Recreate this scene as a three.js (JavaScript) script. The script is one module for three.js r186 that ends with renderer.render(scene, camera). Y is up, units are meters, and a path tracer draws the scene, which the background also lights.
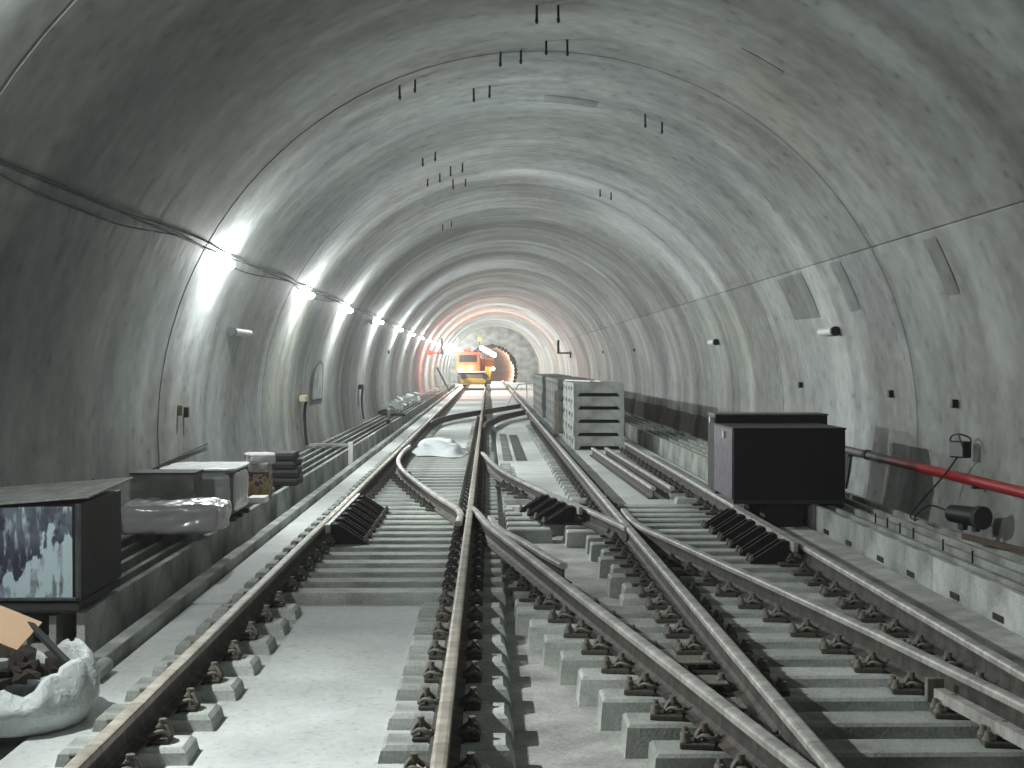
import * as THREE from 'three';
import { RoundedBoxGeometry } from 'three/addons/geometries/RoundedBoxGeometry.js';
import { ConvexGeometry } from 'three/addons/geometries/ConvexGeometry.js';
import { mergeGeometries, toCreasedNormals, mergeVertices } from 'three/addons/utils/BufferGeometryUtils.js';

// ---------------------------------------------------------------- camera, exposure
const scene = new THREE.Scene();
scene.background = new THREE.Color(0x000000);
const F = 1330, EYE = 1.913;
const camera = new THREE.PerspectiveCamera(2 * Math.atan(384 / F) * 180 / Math.PI, 1024 / 768, 0.1, 400);
camera.position.set(0, EYE, 0);
camera.lookAt(24 / F, EYE - 21 / F, -1);
const renderer = new THREE.WebGLRenderer();
renderer.toneMapping = THREE.LinearToneMapping;
renderer.toneMappingExposure = 1.12;
renderer.shadowMap.enabled = true;
scene.fog = new THREE.FogExp2(0xffffff, .0019);           // thin dust haze in the bore

const SPILL_CD = 26, FLOOD_CD = 44, FLOOD0_CD = 50;     // candela of a work lamp: all round, and in its forward beam
const LAMP_DEPTHS = [6.5, 16.5, 24, 30.8, 39.8, 49, 57, 65, 73.5, 82, 91, 100, 109, 118, 127];

// ---------------------------------------------------------------- helpers
function rng(seed) { let a = seed >>> 0; return () => { a = (a + 0x6D2B79F5) >>> 0; let t = a; t = Math.imul(t ^ (t >>> 15), t | 1); t ^= t + Math.imul(t ^ (t >>> 7), t | 61); return ((t ^ (t >>> 14)) >>> 0) / 4294967296; }; }
const R0 = rng(7);
const rr = (a, b) => a + (b - a) * R0();
const P = (x, y, d) => new THREE.Vector3(x, y, -d);     // d: distance down the tunnel
const names = new Map();
function numbered(n) { const k = names.get(n) || 0; names.set(n, k + 1); return k ? n + '_' + String(k).padStart(3, '0') : n; }
function tag(o, label, category, group, kind) {
  const u = {};
  if (label) u.label = label; if (category) u.category = category; if (group) u.group = group; if (kind) u.kind = kind;
  o.userData = u; return o;
}
function shade(o) { o.traverse(c => { if (c.isMesh) { c.castShadow = true; c.receiveShadow = true; } }); return o; }
function thing(name, label, category, pos, turn = 0, group) {
  const o = new THREE.Group(); o.name = numbered(name); scene.add(o);
  if (pos) o.position.copy(pos); o.rotation.y = turn;
  return tag(o, label, category, group);
}
function part(name, geo, m, parent, pos, rot) {
  const o = new THREE.Mesh(geo, m); o.name = parent === scene ? numbered(name) : name + (() => { const k = parent.children.filter(c => c.name.replace(/_\d{3}$/, '') === name).length; return k ? '_' + String(k).padStart(3, '0') : ''; })();
  if (pos) o.position.copy(pos); if (rot) o.rotation.set(...rot);
  o.castShadow = o.receiveShadow = true; parent.add(o); return o;
}
function sub(name, parent, pos, rot) {
  const o = new THREE.Group(); const k = parent.children.filter(c => c.name.replace(/_\d{3}$/, '') === name).length;
  o.name = name + (k ? '_' + String(k).padStart(3, '0') : ''); if (pos) o.position.copy(pos); if (rot) o.rotation.set(...rot);
  parent.add(o); return o;
}
function single(name, geo, m, label, category, group, pos, rot) { return tag(part(name, geo, m, scene, pos, rot), label, category, group); }
function struct(name, geo, m, parent = scene) { const o = part(name, geo, m, parent); if (parent === scene) tag(o, null, null, null, 'structure'); return o; }
function copy(o, pos, turn, label) { const c = o.clone(); c.name = numbered(o.name.replace(/_\d{3}$/, '')); c.userData = { ...o.userData }; if (label) c.userData.label = label; if (pos) c.position.copy(pos); if (turn !== undefined) c.rotation.y = turn; scene.add(c); return c; }

// uv in metres from the dominant direction of each face
function boxUV(g0) {
  const g = g0.index ? g0.toNonIndexed() : g0;
  for (const k of Object.keys(g.attributes)) if (!['position', 'normal'].includes(k)) g.deleteAttribute(k);
  if (!g.attributes.normal) g.computeVertexNormals();
  const p = g.attributes.position, n = p.count, uv = new Float32Array(n * 2);
  const a = new THREE.Vector3(), b = new THREE.Vector3(), c = new THREE.Vector3();
  for (let i = 0; i < n; i += 3) {
    a.fromBufferAttribute(p, i); b.fromBufferAttribute(p, i + 1); c.fromBufferAttribute(p, i + 2);
    const nx = (b.y - a.y) * (c.z - a.z) - (b.z - a.z) * (c.y - a.y), ny = (b.z - a.z) * (c.x - a.x) - (b.x - a.x) * (c.z - a.z), nz = (b.x - a.x) * (c.y - a.y) - (b.y - a.y) * (c.x - a.x);
    const ax = Math.abs(nx), ay = Math.abs(ny), az = Math.abs(nz);
    [a, b, c].forEach((v, k) => {
      const [u, w] = ay >= ax && ay >= az ? [v.x, v.z] : ax >= az ? [v.z, v.y] : [v.x, v.y];
      uv[(i + k) * 2] = u; uv[(i + k) * 2 + 1] = w;
    });
  }
  g.setAttribute('uv', new THREE.BufferAttribute(uv, 2));
  return g;
}
const join = gs => mergeGeometries(gs.map(boxUV));
function box(w, h, d, x = 0, y = 0, z = 0, r = 0.006) { const g = r ? new RoundedBoxGeometry(w, h, d, 1, Math.min(r, w / 2.2, h / 2.2, d / 2.2)) : new THREE.BoxGeometry(w, h, d); g.translate(x, y, z); return boxUV(g); }
function cyl(r0, r1, h, x = 0, y = 0, z = 0, n = 14) { const g = new THREE.CylinderGeometry(r0, r1, h, n); g.translate(x, y, z); return boxUV(g); }
function tube(pts, r, seg = 0, n = 6) { return boxUV(new THREE.TubeGeometry(new THREE.CatmullRomCurve3(pts.map(p => p.isVector3 ? p : new THREE.Vector3(...p))), seg || pts.length * 5, r, n, false)); }
// a block with a flat bottom, tapered sides and a chamfered top edge
function block(lx, h, lz, taper = 0.02, ch = 0.02) {
  const pts = [];
  for (const sx of [-1, 1]) for (const sz of [-1, 1]) {
    pts.push(new THREE.Vector3(sx * lx / 2, 0, sz * lz / 2));
    pts.push(new THREE.Vector3(sx * (lx / 2 - taper), h - ch, sz * (lz / 2 - taper * .5)));
    pts.push(new THREE.Vector3(sx * (lx / 2 - taper - ch), h, sz * (lz / 2 - taper * .5 - ch)));
  }
  return boxUV(new ConvexGeometry(pts));
}
// sweep a closed profile [[lateral, up], ...] along [[x, y, d], ...]
function sweep(profile, path) {
  const pos = [], uv = [], idx = [];
  const n = profile.length, m = path.length, T = [];
  for (let i = 0; i < m; i++) {
    const a = path[Math.max(0, i - 1)], b = path[Math.min(m - 1, i + 1)];
    const dx = b[0] - a[0], dz = -(b[2] - a[2]), l = Math.hypot(dx, dz) || 1; T.push([-dz / l, dx / l]);
  }
  let len = 0; const L = path.map((p, i) => i ? (len += Math.hypot(p[0] - path[i - 1][0], p[2] - path[i - 1][2])) : 0);
  let per = 0;
  for (let j = 0; j < n; j++) {
    const p = profile[j], q = profile[(j + 1) % n], pl = Math.hypot(q[0] - p[0], q[1] - p[1]), base = pos.length / 3;
    for (let i = 0; i < m; i++) for (const [k, c] of [[0, p], [1, q]]) {
      pos.push(path[i][0] + T[i][0] * c[0], path[i][1] + c[1], -path[i][2] + T[i][1] * c[0]); uv.push(L[i], per + k * pl);
    }
    for (let i = 0; i < m - 1; i++) { const o = base + i * 2; idx.push(o, o + 1, o + 2, o + 1, o + 3, o + 2); }
    per += pl;
  }
  const tri = THREE.ShapeUtils.triangulateShape(profile.map(p => new THREE.Vector2(...p)), []);
  for (const e of [0, m - 1]) {
    const base = pos.length / 3;
    for (const c of profile) { pos.push(path[e][0] + T[e][0] * c[0], path[e][1] + c[1], -path[e][2] + T[e][1] * c[0]); uv.push(c[0], c[1]); }
    for (const t of tri) idx.push(base + t[0], base + t[e ? 1 : 2], base + t[e ? 2 : 1]);
  }
  const g = new THREE.BufferGeometry();
  g.setAttribute('position', new THREE.Float32BufferAttribute(pos, 3)); g.setAttribute('uv', new THREE.Float32BufferAttribute(uv, 2)); g.setIndex(idx); g.computeVertexNormals();
  // make the outside face outwards whichever way the profile was listed
  let vol = 0; const A = new THREE.Vector3(), B = new THREE.Vector3(), C = new THREE.Vector3(), p = g.attributes.position;
  for (let i = 0; i < idx.length; i += 3) { A.fromBufferAttribute(p, idx[i]); B.fromBufferAttribute(p, idx[i + 1]); C.fromBufferAttribute(p, idx[i + 2]); vol += A.dot(B.cross(C)); }
  if (vol < 0) { for (let i = 0; i < idx.length; i += 3) { const t = idx[i]; idx[i] = idx[i + 1]; idx[i + 1] = t; } g.setIndex(idx); g.computeVertexNormals(); }
  return g.toNonIndexed();
}
function smoothPath(pts, n) {              // pts [[d, x], ...] -> [[x, 0, d], ...]
  const c = new THREE.CatmullRomCurve3(pts.map(([d, x]) => new THREE.Vector3(x, 0, d)), false, 'centripetal');
  return c.getPoints(n).map(v => [v.x, 0, v.z]);
}

// ---------------------------------------------------------------- procedural textures
function lattice(w, h, cx, cy, rand) {     // one octave of tileable value noise
  const L = new Float32Array(cx * cy).map(() => rand()), out = new Float32Array(w * h), s = t => t * t * (3 - 2 * t);
  for (let y = 0; y < h; y++) {
    const fy = y / h * cy, y0 = Math.floor(fy), ty = s(fy - y0), r0 = (y0 % cy) * cx, r1 = ((y0 + 1) % cy) * cx;
    for (let x = 0; x < w; x++) {
      const fx = x / w * cx, x0 = Math.floor(fx), tx = s(fx - x0), a = x0 % cx, b = (x0 + 1) % cx;
      out[y * w + x] = (L[r0 + a] * (1 - tx) + L[r0 + b] * tx) * (1 - ty) + (L[r1 + a] * (1 - tx) + L[r1 + b] * tx) * ty;
    }
  }
  return out;
}
function fbm(w, h, cx, cy, oct, seed, gain = 0.55) {
  const rand = rng(seed), out = new Float32Array(w * h); let amp = 1, sum = 0;
  for (let o = 0; o < oct; o++) { const l = lattice(w, h, Math.min(cx, w), Math.min(cy, h), rand); for (let i = 0; i < out.length; i++) out[i] += l[i] * amp; sum += amp; amp *= gain; cx *= 2; cy *= 2; }
  for (let i = 0; i < out.length; i++) out[i] /= sum;
  return out;
}
function dataTex(w, h, fn, color = true) {
  const d = new Uint8Array(w * h * 4);
  for (let i = 0; i < w * h; i++) { const c = fn(i, i % w, (i / w) | 0); for (let k = 0; k < 3; k++) d[i * 4 + k] = Math.max(0, Math.min(255, c[k] * 255)); d[i * 4 + 3] = 255; }
  const t = new THREE.DataTexture(d, w, h); t.wrapS = t.wrapT = THREE.RepeatWrapping; t.magFilter = THREE.LinearFilter; t.minFilter = THREE.LinearMipmapLinearFilter; t.generateMipmaps = true;
  if (color) t.colorSpace = THREE.SRGBColorSpace; t.needsUpdate = true; return t;
}
const rep = (t, m, n = m) => { const c = t.clone(); c.repeat.set(1 / m, 1 / n); c.needsUpdate = true; return c; };
const sm = (a, b, x) => { x = Math.max(0, Math.min(1, (x - a) / (b - a))); return x * x * (3 - 2 * x); };

// cast concrete of the lining: u = metres along the tunnel (28), v = metres round the arc (16)
const WW = 2048, WH = 1024;
const wallA = fbm(WW, WH, 26, 9, 6, 11), wallB = fbm(WW, WH, 9, 6, 6, 12), wallC = fbm(WW, WH, 220, 120, 3, 13), wallD = fbm(WW, WH, 56, 3, 3, 14);
const bandAt = [];                         // formwork strips, each with its own tone, running round the arc
{ const r = rng(21); let z = 0; while (z < 28) { const w = 0.5 + r() * 1.1; bandAt.push([z, (r() - .5) * .16]); z += w; } }
const bandTone = new Float32Array(WW);
for (let x = 0; x < WW; x++) { const z = x / WW * 28; let k = 0; for (let i = 0; i < bandAt.length; i++) if (z >= bandAt[i][0]) k = i; const b = bandAt[k], nx = bandAt[(k + 1) % bandAt.length]; const zn = k + 1 < bandAt.length ? nx[0] : 28; bandTone[x] = b[1] + (nx[1] - b[1]) * sm(zn - .12, zn, z); }
const wallVal = (i, x, y) => {
  let v = 0.58 + (wallA[i] - .5) * .22 + (wallB[i] - .5) * .34 + (wallD[i] - .5) * .22 + bandTone[x] * .85;
  const sp = wallC[i]; v += (sp - .5) * .14; if (sp < .26) v -= (.26 - sp) * .5;
  return v;
};
const wallTex = dataTex(WW, WH, (i, x, y) => { const v = wallVal(i, x, y), t = (wallB[(i + 7777) % (WW * WH)] - .5) * .05; return [v * .98 + t * .6, v * 1.0, v * .985 - t]; });
const wallBump = dataTex(1024, 512, (i, x, y) => { const k = (y * 2) * WW + x * 2, v = .5 + (wallB[k] - .5) * .5 + (wallC[k] - .5) * .5; return [v, v, v]; }, false);

const cA = fbm(1024, 1024, 6, 6, 7, 31), cB = fbm(1024, 1024, 160, 160, 2, 32), cC = fbm(1024, 1024, 3, 3, 5, 33);
const concTex = dataTex(1024, 1024, i => { let v = .66 + (cA[i] - .5) * .42 + (cC[i] - .5) * .22 + (cB[i] - .5) * .16; return [v * .985, v, v * .985]; });
const concBump = dataTex(512, 512, (i, x, y) => { const k = y * 2 * 1024 + x * 2, v = cA[k] * .5 + cB[k] * .5; return [v, v, v]; }, false);
const sA = fbm(1024, 1024, 4, 4, 7, 41), sB = fbm(1024, 1024, 10, 10, 6, 42), sC = fbm(1024, 1024, 200, 200, 2, 43);
const slabTex = dataTex(1024, 1024, i => { let v = .80 + (sA[i] - .5) * .30 + (sB[i] - .5) * .16 + (sC[i] - .5) * .07; if (sC[i] < .2) v -= .05; return [v * .98, v, v * .99]; });
const dirtTex = dataTex(1024, 1024, i => { let v = .70 + (sB[i] - .5) * .42 + (sC[i] - .5) * .14; return [v * .99, v, v * .97]; });
const stA = fbm(512, 512, 8, 8, 6, 51), stB = fbm(512, 512, 40, 4, 4, 52);
const rustTex = dataTex(512, 512, i => { const t = stA[i], v = .28 + (stB[i] - .5) * .16 + (t - .5) * .2, r = sm(.55, .75, t) * .045; return [v + r, v * .96 + r * .45, v * .9]; });
const dustTex = dataTex(512, 512, i => { const v = .62 + (stB[i] - .5) * .18 + (stA[i] - .5) * .3; return [v * .98, v * .94, v * .86]; });
const paleTex = dataTex(512, 512, i => { const v = .66 + (stB[i] - .5) * .2 + (stA[i] - .5) * .3; return [v, v * .99, v * .96]; });

const fA = fbm(512, 512, 5, 3, 5, 55), fB = fbm(512, 512, 4, 7, 4, 56);
const crease = i => 1 - Math.min(1, Math.abs(fA[i] - .5) * 9), crease2 = i => 1 - Math.min(1, Math.abs(fB[i] - .5) * 12);
const sackTex = dataTex(512, 512, (i, x, y) => { const w = (((x >> 1) + (y >> 1)) & 1) * .02, v = .84 + (fA[i] - .5) * .2 - w; return [v * .97, v, v * 1.0]; });
const sackBump = dataTex(512, 512, i => { const v = .3 + crease(i) * .45 + crease2(i) * .3; return [v, v, v]; }, false);
const M = {};
const std = (o) => new THREE.MeshStandardMaterial({ roughness: .9, ...o });
const wallMap = wallTex.clone(); wallMap.repeat.set(1 / 28, 1 / 16); wallMap.needsUpdate = true;
const wallBm = wallBump.clone(); wallBm.repeat.set(1 / 28, 1 / 16); wallBm.needsUpdate = true;
M.lining = [0xffffff, 0xf2f4f1, 0xe9ebe6].map(c => std({ map: wallMap, bumpMap: wallBm, bumpScale: .004, color: c, roughness: .8 }));
const conc = rep(concTex, 1.6), concB = rep(concBump, 1.6);
M.sleeper = [0xffffff, 0xeceeea, 0xdfe1dc].map(c => std({ map: conc, bumpMap: concB, bumpScale: .004, color: c }));
M.sheet = std({ map: rep(paleTex, .9), roughness: .5, metalness: .15, color: 0xe4eaec });
M.precast = std({ map: conc, bumpMap: concB, bumpScale: .004, color: 0xeeeeec });
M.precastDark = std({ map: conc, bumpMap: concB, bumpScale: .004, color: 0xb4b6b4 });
M.trough = std({ map: conc, bumpMap: concB, bumpScale: .004, color: 0xd9dbd6 });
M.slab = std({ map: rep(slabTex, 6), bumpMap: concB, bumpScale: .003, color: 0xffffff });
M.dirt = std({ map: rep(dirtTex, 3), bumpMap: concB, bumpScale: .004 });
M.railWeb = std({ map: rep(rustTex, .8), roughness: .75, metalness: .2 });
M.railTan = std({ map: rep(dustTex, .7), roughness: .6, metalness: .1 });
M.railPale = std({ map: rep(paleTex, .7), roughness: .55, metalness: .1 });
M.iron = std({ map: rep(rustTex, .4), roughness: .65, metalness: .35, color: 0xb8b4ae });
M.ironDusty = std({ map: rep(paleTex, .3), roughness: .75, metalness: .1, color: 0xb0aca4 });
M.plate = std({ map: rep(paleTex, .3), roughness: .8, metalness: .1, color: 0x7d7a74 });
M.black = std({ color: 0x0b0b0c, roughness: .55 });
M.blackRubber = std({ color: 0x161617, roughness: .8 });
M.darkGrey = std({ color: 0x3b3c3e, roughness: .8 });
M.black2t = std({ color: 0x2b2926, roughness: .9 });
M.white = std({ color: 0xd8d8d4, roughness: .6 });
M.steel = std({ map: rep(paleTex, .9), roughness: .38, metalness: .75, color: 0xaab2b6 });

// ---------------------------------------------------------------- the tunnel
const CX = 0.595, CY = 1.11, RAD = 4.38, TJ = 0.508, TB = -0.31, TH = 0.32;
const JOINTS = [-6, 1.3, 8.3, 15.3, 22.3, 29.3, 36.3, 43.3, 50.3, 57.3, 64.3, 71.3, 78.3, 85.3, 92.3, 99.3, 106.3, 113.3, 122.3, 131.3];
function liningSegment(t0, t1, d0, d1, n, rOff) {
  const stations = [[d0 + .001, .022], [d0 + .03, 0], [d0 + .9, rOff * .3], [d0 + 2.2, rOff], [(d0 + d1) / 2, rOff], [d1 - 1.4, rOff * .6], [d1 - .03, 0], [d1 - .001, .022]];
  const g0 = .0035, rows = [];
  const ts = [t0 + .0005]; for (let i = 0; i <= n; i++) ts.push(t0 + g0 + (t1 - t0 - 2 * g0) * i / n); ts.push(t1 - .0005);
  const pos = [], uv = [], idx = [], nt = ts.length, ns = stations.length;
  const pt = (d, r, t, u) => { pos.push(CX + r * Math.cos(t), CY + r * Math.sin(t), -d); uv.push(u, t * RAD + 8 - Math.PI / 2 * RAD); };
  for (let s = 0; s < ns; s++) for (let k = 0; k < nt; k++) { const edge = k === 0 || k === nt - 1; pt(stations[s][0], RAD + Math.max(stations[s][1], edge ? .02 : -1), ts[k], stations[s][0]); }
  const quad = (a, b, c, d) => idx.push(a, b, c, b, d, c);
  for (let s = 0; s < ns - 1; s++) for (let k = 0; k < nt - 1; k++) { const o = s * nt + k; quad(o, o + 1, o + nt, o + nt + 1); }
  const ob = pos.length / 3;
  for (const d of [d0 + .001, d1 - .001]) for (let k = 0; k < nt; k++) pt(d, RAD + TH, ts[k], d);
  for (let k = 0; k < nt - 1; k++) {
    quad(ob + k + nt, ob + k + nt + 1, ob + k, ob + k + 1);
    quad(ob + k, ob + k + 1, k, k + 1);
    const l = (ns - 1) * nt; quad(l + k, l + k + 1, ob + nt + k, ob + nt + k + 1);
  }
  for (let s = 0; s < ns - 1; s++) for (const k of [0, nt - 1]) { const f = s / (ns - 1); }
  const side = k => { const l = (ns - 1) * nt; if (k) quad(nt - 1, ob + nt - 1, l + nt - 1, ob + 2 * nt - 1); else quad(l, ob + nt, 0, ob); };
  side(0); side(1);
  const g = new THREE.BufferGeometry(); g.setAttribute('position', new THREE.Float32BufferAttribute(pos, 3)); g.setAttribute('uv', new THREE.Float32BufferAttribute(uv, 2)); g.setIndex(idx);
  return toCreasedNormals(g, .35);
}
{
  const defs = [['wall_right', TB, TJ, 14], ['ceiling', TJ, Math.PI - TJ, 34], ['wall_left', Math.PI - TJ, Math.PI - TB, 14]];
  const r = rng(77);
  for (const [nm, t0, t1, n] of defs) {
    const root = new THREE.Group(); root.name = nm; scene.add(root); tag(root, null, null, null, 'structure');
    for (let i = 0; i < JOINTS.length - 1; i++) part('lining_segment', liningSegment(t0, t1, JOINTS[i], JOINTS[i + 1], n, .006 + r() * .012), M.lining[(i * 2 + (n === 34 ? 1 : 0)) % 3], root);
  }
  // the bulkhead behind the camera
  const s = new THREE.Shape(); s.absarc(CX, CY, RAD + .25, 0, Math.PI * 2); const g = new THREE.ExtrudeGeometry(s, { depth: .3, bevelEnabled: false, curveSegments: 40 }); g.translate(0, 0, 6);
  struct('wall_back', boxUV(g), M.trough);
}
// far headwall with a lower round opening, and the rougher bore behind it
{
  const D = 131.6, s = new THREE.Shape(); s.absarc(CX, CY, RAD + .3, 0, Math.PI * 2);
  const h = new THREE.Path(); h.absellipse(0.35, 1.0, 2.35, 2.55, 0, Math.PI * 2, true); s.holes.push(h);
  const g = new THREE.ExtrudeGeometry(s, { depth: .5, bevelEnabled: false, curveSegments: 48 }); g.translate(0, 0, -D - .5);
  struct('wall_front', boxUV(g), std({ map: rep(concTex, 2.2), color: 0xf4f4f2 }));
  const bore = [], rb = rng(5);
  for (let i = 0; i <= 12; i++) { const d = D + .5 + i * 2.6, cx = 0.35 - i * i * .022, rad = []; for (let k = 0; k <= 32; k++) { const t = k / 32 * Math.PI * 2, n = 1 + (k % 32 ? (rb() - .5) * .06 : 0); bore.push(cx + 2.5 * n * Math.cos(t), 1.0 + 2.7 * n * Math.sin(t), -d); } }
  const idx = []; for (let i = 0; i < 12; i++) for (let k = 0; k < 32; k++) { const o = i * 33 + k; idx.push(o, o + 33, o + 1, o + 1, o + 33, o + 34); }
  const bg = new THREE.BufferGeometry(); bg.setAttribute('position', new THREE.Float32BufferAttribute(bore, 3)); bg.setIndex(idx); bg.computeVertexNormals();
  struct('wall_bore', boxUV(bg), std({ map: rep(concTex, 2.2), color: 0xe8d8cc, side: THREE.DoubleSide }));
  struct('wall_end', box(9, 9, .3, 0, 1, -165, 0), M.trough);
  // sprayed-concrete collar round the opening
  const lump = []; const rl = rng(15);
  for (let i = 0; i < 26; i++) { const t = -0.35 + i / 25 * (Math.PI + .5); const q = new THREE.IcosahedronGeometry(.15 + rl() * .14, 1); q.scale(1, 1, .9); q.translate(.35 + 2.38 * Math.cos(t), 1.0 + 2.58 * Math.sin(t), -D + .02); lump.push(q); }
  struct('trim_1', join(lump), std({ map: rep(rustTex, 1), color: 0x8a8784 }));
}
// floors: the deep invert and the slabs cast on it
struct('floor', box(9.2, .3, 175, CX, -.24, -80, 0), M.dirt);
function slab(x0, x1, d0, d1, top) { return box(x1 - x0, top + .14, d1 - d0, (x0 + x1) / 2, (top - .14) / 2, -(d0 + d1) / 2, .02); }
struct('floor_slab', slab(-2.36, .01, -5.5, 10.56, 0), M.slab);
struct('floor_slab', slab(-2.06, .01, 10.57, 27.7, -.065), M.slab);
struct('floor_slab', slab(-2.36, -2.07, 10.57, 27.7, .01), M.slab);
struct('floor_slab', slab(-2.36, .01, 27.71, 131, 0), M.slab);
struct('floor_slab', slab(3.26, 3.69, -5.5, 17.7, .03), M.dirt);
struct('floor_slab', slab(.2, 3.55, 17.75, 131, 0), M.slab);
// dark coat on the foot of the wall behind the stacks
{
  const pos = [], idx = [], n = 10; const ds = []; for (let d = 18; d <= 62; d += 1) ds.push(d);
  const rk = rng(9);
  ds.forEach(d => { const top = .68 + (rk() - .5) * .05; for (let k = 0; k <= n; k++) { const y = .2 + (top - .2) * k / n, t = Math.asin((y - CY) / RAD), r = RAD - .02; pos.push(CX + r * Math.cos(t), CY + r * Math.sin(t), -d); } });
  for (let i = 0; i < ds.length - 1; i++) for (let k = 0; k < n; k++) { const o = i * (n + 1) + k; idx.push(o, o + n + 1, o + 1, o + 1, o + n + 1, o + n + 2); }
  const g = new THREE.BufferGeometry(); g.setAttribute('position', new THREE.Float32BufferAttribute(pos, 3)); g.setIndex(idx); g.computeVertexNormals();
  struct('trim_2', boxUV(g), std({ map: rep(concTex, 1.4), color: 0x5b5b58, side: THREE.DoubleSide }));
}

// ---------------------------------------------------------------- rails
const RY = 0.098;                          // underside of the rail foot; rail top at 0.27
const WEB = [[-.075, 0], [.075, 0], [.075, .011], [.03, .024], [.011, .042], [.0085, .085], [.012, .118], [-.012, .118], [-.0085, .085], [-.011, .042], [-.03, .024], [-.075, .011]];
const HEAD = [[-.012, .118], [.012, .118], [.034, .130], [.036, .158], [.031, .168], [.018, .172], [-.018, .172], [-.031, .168], [-.036, .158], [-.034, .130]];
const D1 = [[15.25, -.185], [14.75, -.12], [13.5, .02], [11.8, .287], [9.8, .603], [8.04, .885], [6.82, 1.08], [5.94, 1.215], [4.2, 1.49], [1, 1.98]];
const D1U = [[26.7, -1.575], [24.6, -1.59], [22.6, -1.525], [20.6, -1.317], [17.5, -.80], [16.07, -.53], [15.2, -.36], [14.7, -.305], [13.8, -.305]];
const D2U = [[24.6, -.1], [22.4, .05], [20.2, .25], [17.68, .64], [16.55, .84], [14.97, 1.13], [13.75, 1.335], [13.3, 1.40]];
const D2L = [[15.0, 1.535], [14.1, 1.525], [13.4, 1.56], [12.66, 1.68], [11.7, 1.83], [10.88, 1.955], [9.98, 2.10], [8.39, 2.345], [6.98, 2.53], [6.42, 2.60], [5, 2.74], [3, 2.78]];
const WING1 = [[14.3, .03], [13.4, .10], [12.2, .36], [11.5, .49], [10.9, .62]];
const FX1 = [[36.9, -1.60], [39, -1.56], [42.5, -1.12], [47, -.15], [53.5, 1.30]];
const FX2 = [[34.2, -.11], [36.9, -.06], [39.5, .16], [42, .42], [46.8, 1.30]];
const X = { L1: () => -1.70, C1: () => -.203, R1: () => 1.42, R2: () => 2.865 };
const lerpPath = pts => d => { const s = [...pts].sort((a, b) => a[0] - b[0]); for (let i = 0; i < s.length - 1; i++) if (d <= s[i + 1][0] || i === s.length - 2) { const f = (d - s[i][0]) / (s[i + 1][0] - s[i][0]); return s[i][1] + (s[i + 1][1] - s[i][1]) * f; } };
X.D1 = lerpPath(D1); X.D1U = lerpPath(D1U); X.D2U = lerpPath(D2U); X.D2L = lerpPath(D2L);
function rail(label, path, headMat, y = RY, name = 'rail', group) {
  const p = path.map(([x, , d]) => [x, y, d]);
  const t = thing(name, label, 'rail', null, 0, group);
  part('rail_web', sweep(WEB, p), M.railWeb, t); part('rail_head', sweep(HEAD, p), headMat, t);
  return t;
}
const straight = (x, d0, d1) => [[x, 0, d0], [x, 0, d1]];
rail('long dusty running rail beside the kerb, outer rail of the works train track', straight(-1.70, -4, 131), M.railTan);
rail('long tan-topped running rail crossing the central frog, inner rail of the works train track', straight(-.203, -4, 131), M.railTan);
rail('long pale running rail passing close to the concrete stacks on the crate-side track', straight(1.42, -4, 131), M.railPale);
rail('pale running rail under the black crate, outer rail of the crate-side track', straight(2.865, -4, 27.6), M.railPale);
rail('diagonal crossover rail running from the central frog to the bottom beside the bearer ends', smoothPath(D1, 60), M.railPale);
rail('bent crossover rail with flared tip beside the white plastic sheet, ending at the central frog', smoothPath(D1U, 60), M.railPale);
rail('diagonal crossover rail from the middle rail to the frog near the concrete stacks', smoothPath(D2U, 50), M.railPale);
rail('diagonal crossover rail with bent tip leaving the crate-side frog between both rails', smoothPath(D2L, 70), M.railPale);
rail('short flared wing rail lying close along the crossover rail past the central frog', smoothPath(WING1, 30), M.railPale);
rail('dark crossover rail curving away from the trough-side rail well beyond the plastic sheet', smoothPath(FX1, 40), M.railWeb);
rail('dark crossover rail curving from the middle rail towards the row of concrete stacks', smoothPath(FX2, 40), M.railWeb);
rail('spare rail lying loose on the slab, the one closer to the inner running rail', [[2.16, 0, 27.4], [2.32, 0, 18.6]], M.railPale, .002, 'rail', 'spare rails on the slab');
rail('spare rail lying loose on the slab, the one closer to the crate-side outer rail', [[2.44, 0, 27.4], [2.585, 0, 18.6]], M.railPale, .002, 'rail', 'spare rails on the slab');

// ---------------------------------------------------------------- fastenings
const fPlate = boxUV(new RoundedBoxGeometry(.09, .02, .13, 1, .006)); fPlate.translate(.12, .013, 0);
const fPlate2 = boxUV(new RoundedBoxGeometry(.17, .026, .17, 1, .006)); fPlate2.translate(.155, .015, 0);
const fClip = tube([[.06, .036, -.045], [.085, .05, -.055], [.13, .062, -.05], [.165, .036, -.03], [.135, .085, -.012], [.085, .055, 0], [.135, .085, .012], [.165, .036, .03], [.13, .062, .05], [.085, .05, .055], [.06, .036, .045]], .0105, 40, 6);
const fBolt = join([cyl(.026, .026, .016, .125, .078, 0, 12), cyl(.021, .021, .034, .125, .094, 0, 6), cyl(.012, .012, .09, .125, .065, 0, 8)]);
const fScrew = join([cyl(.024, .028, .02, 0, .04, 0, 10), cyl(.016, .02, .03, 0, .06, 0, 6), cyl(.012, .012, .04, 0, .02, 0, 6)]);
const fastAll = mergeGeometries([fPlate, fClip, fBolt]);
const fastAllT = mergeGeometries([fPlate2, fClip, fBolt]);
const fPad = box(.17, .02, .17, 0, .009, 0, .004);
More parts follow.
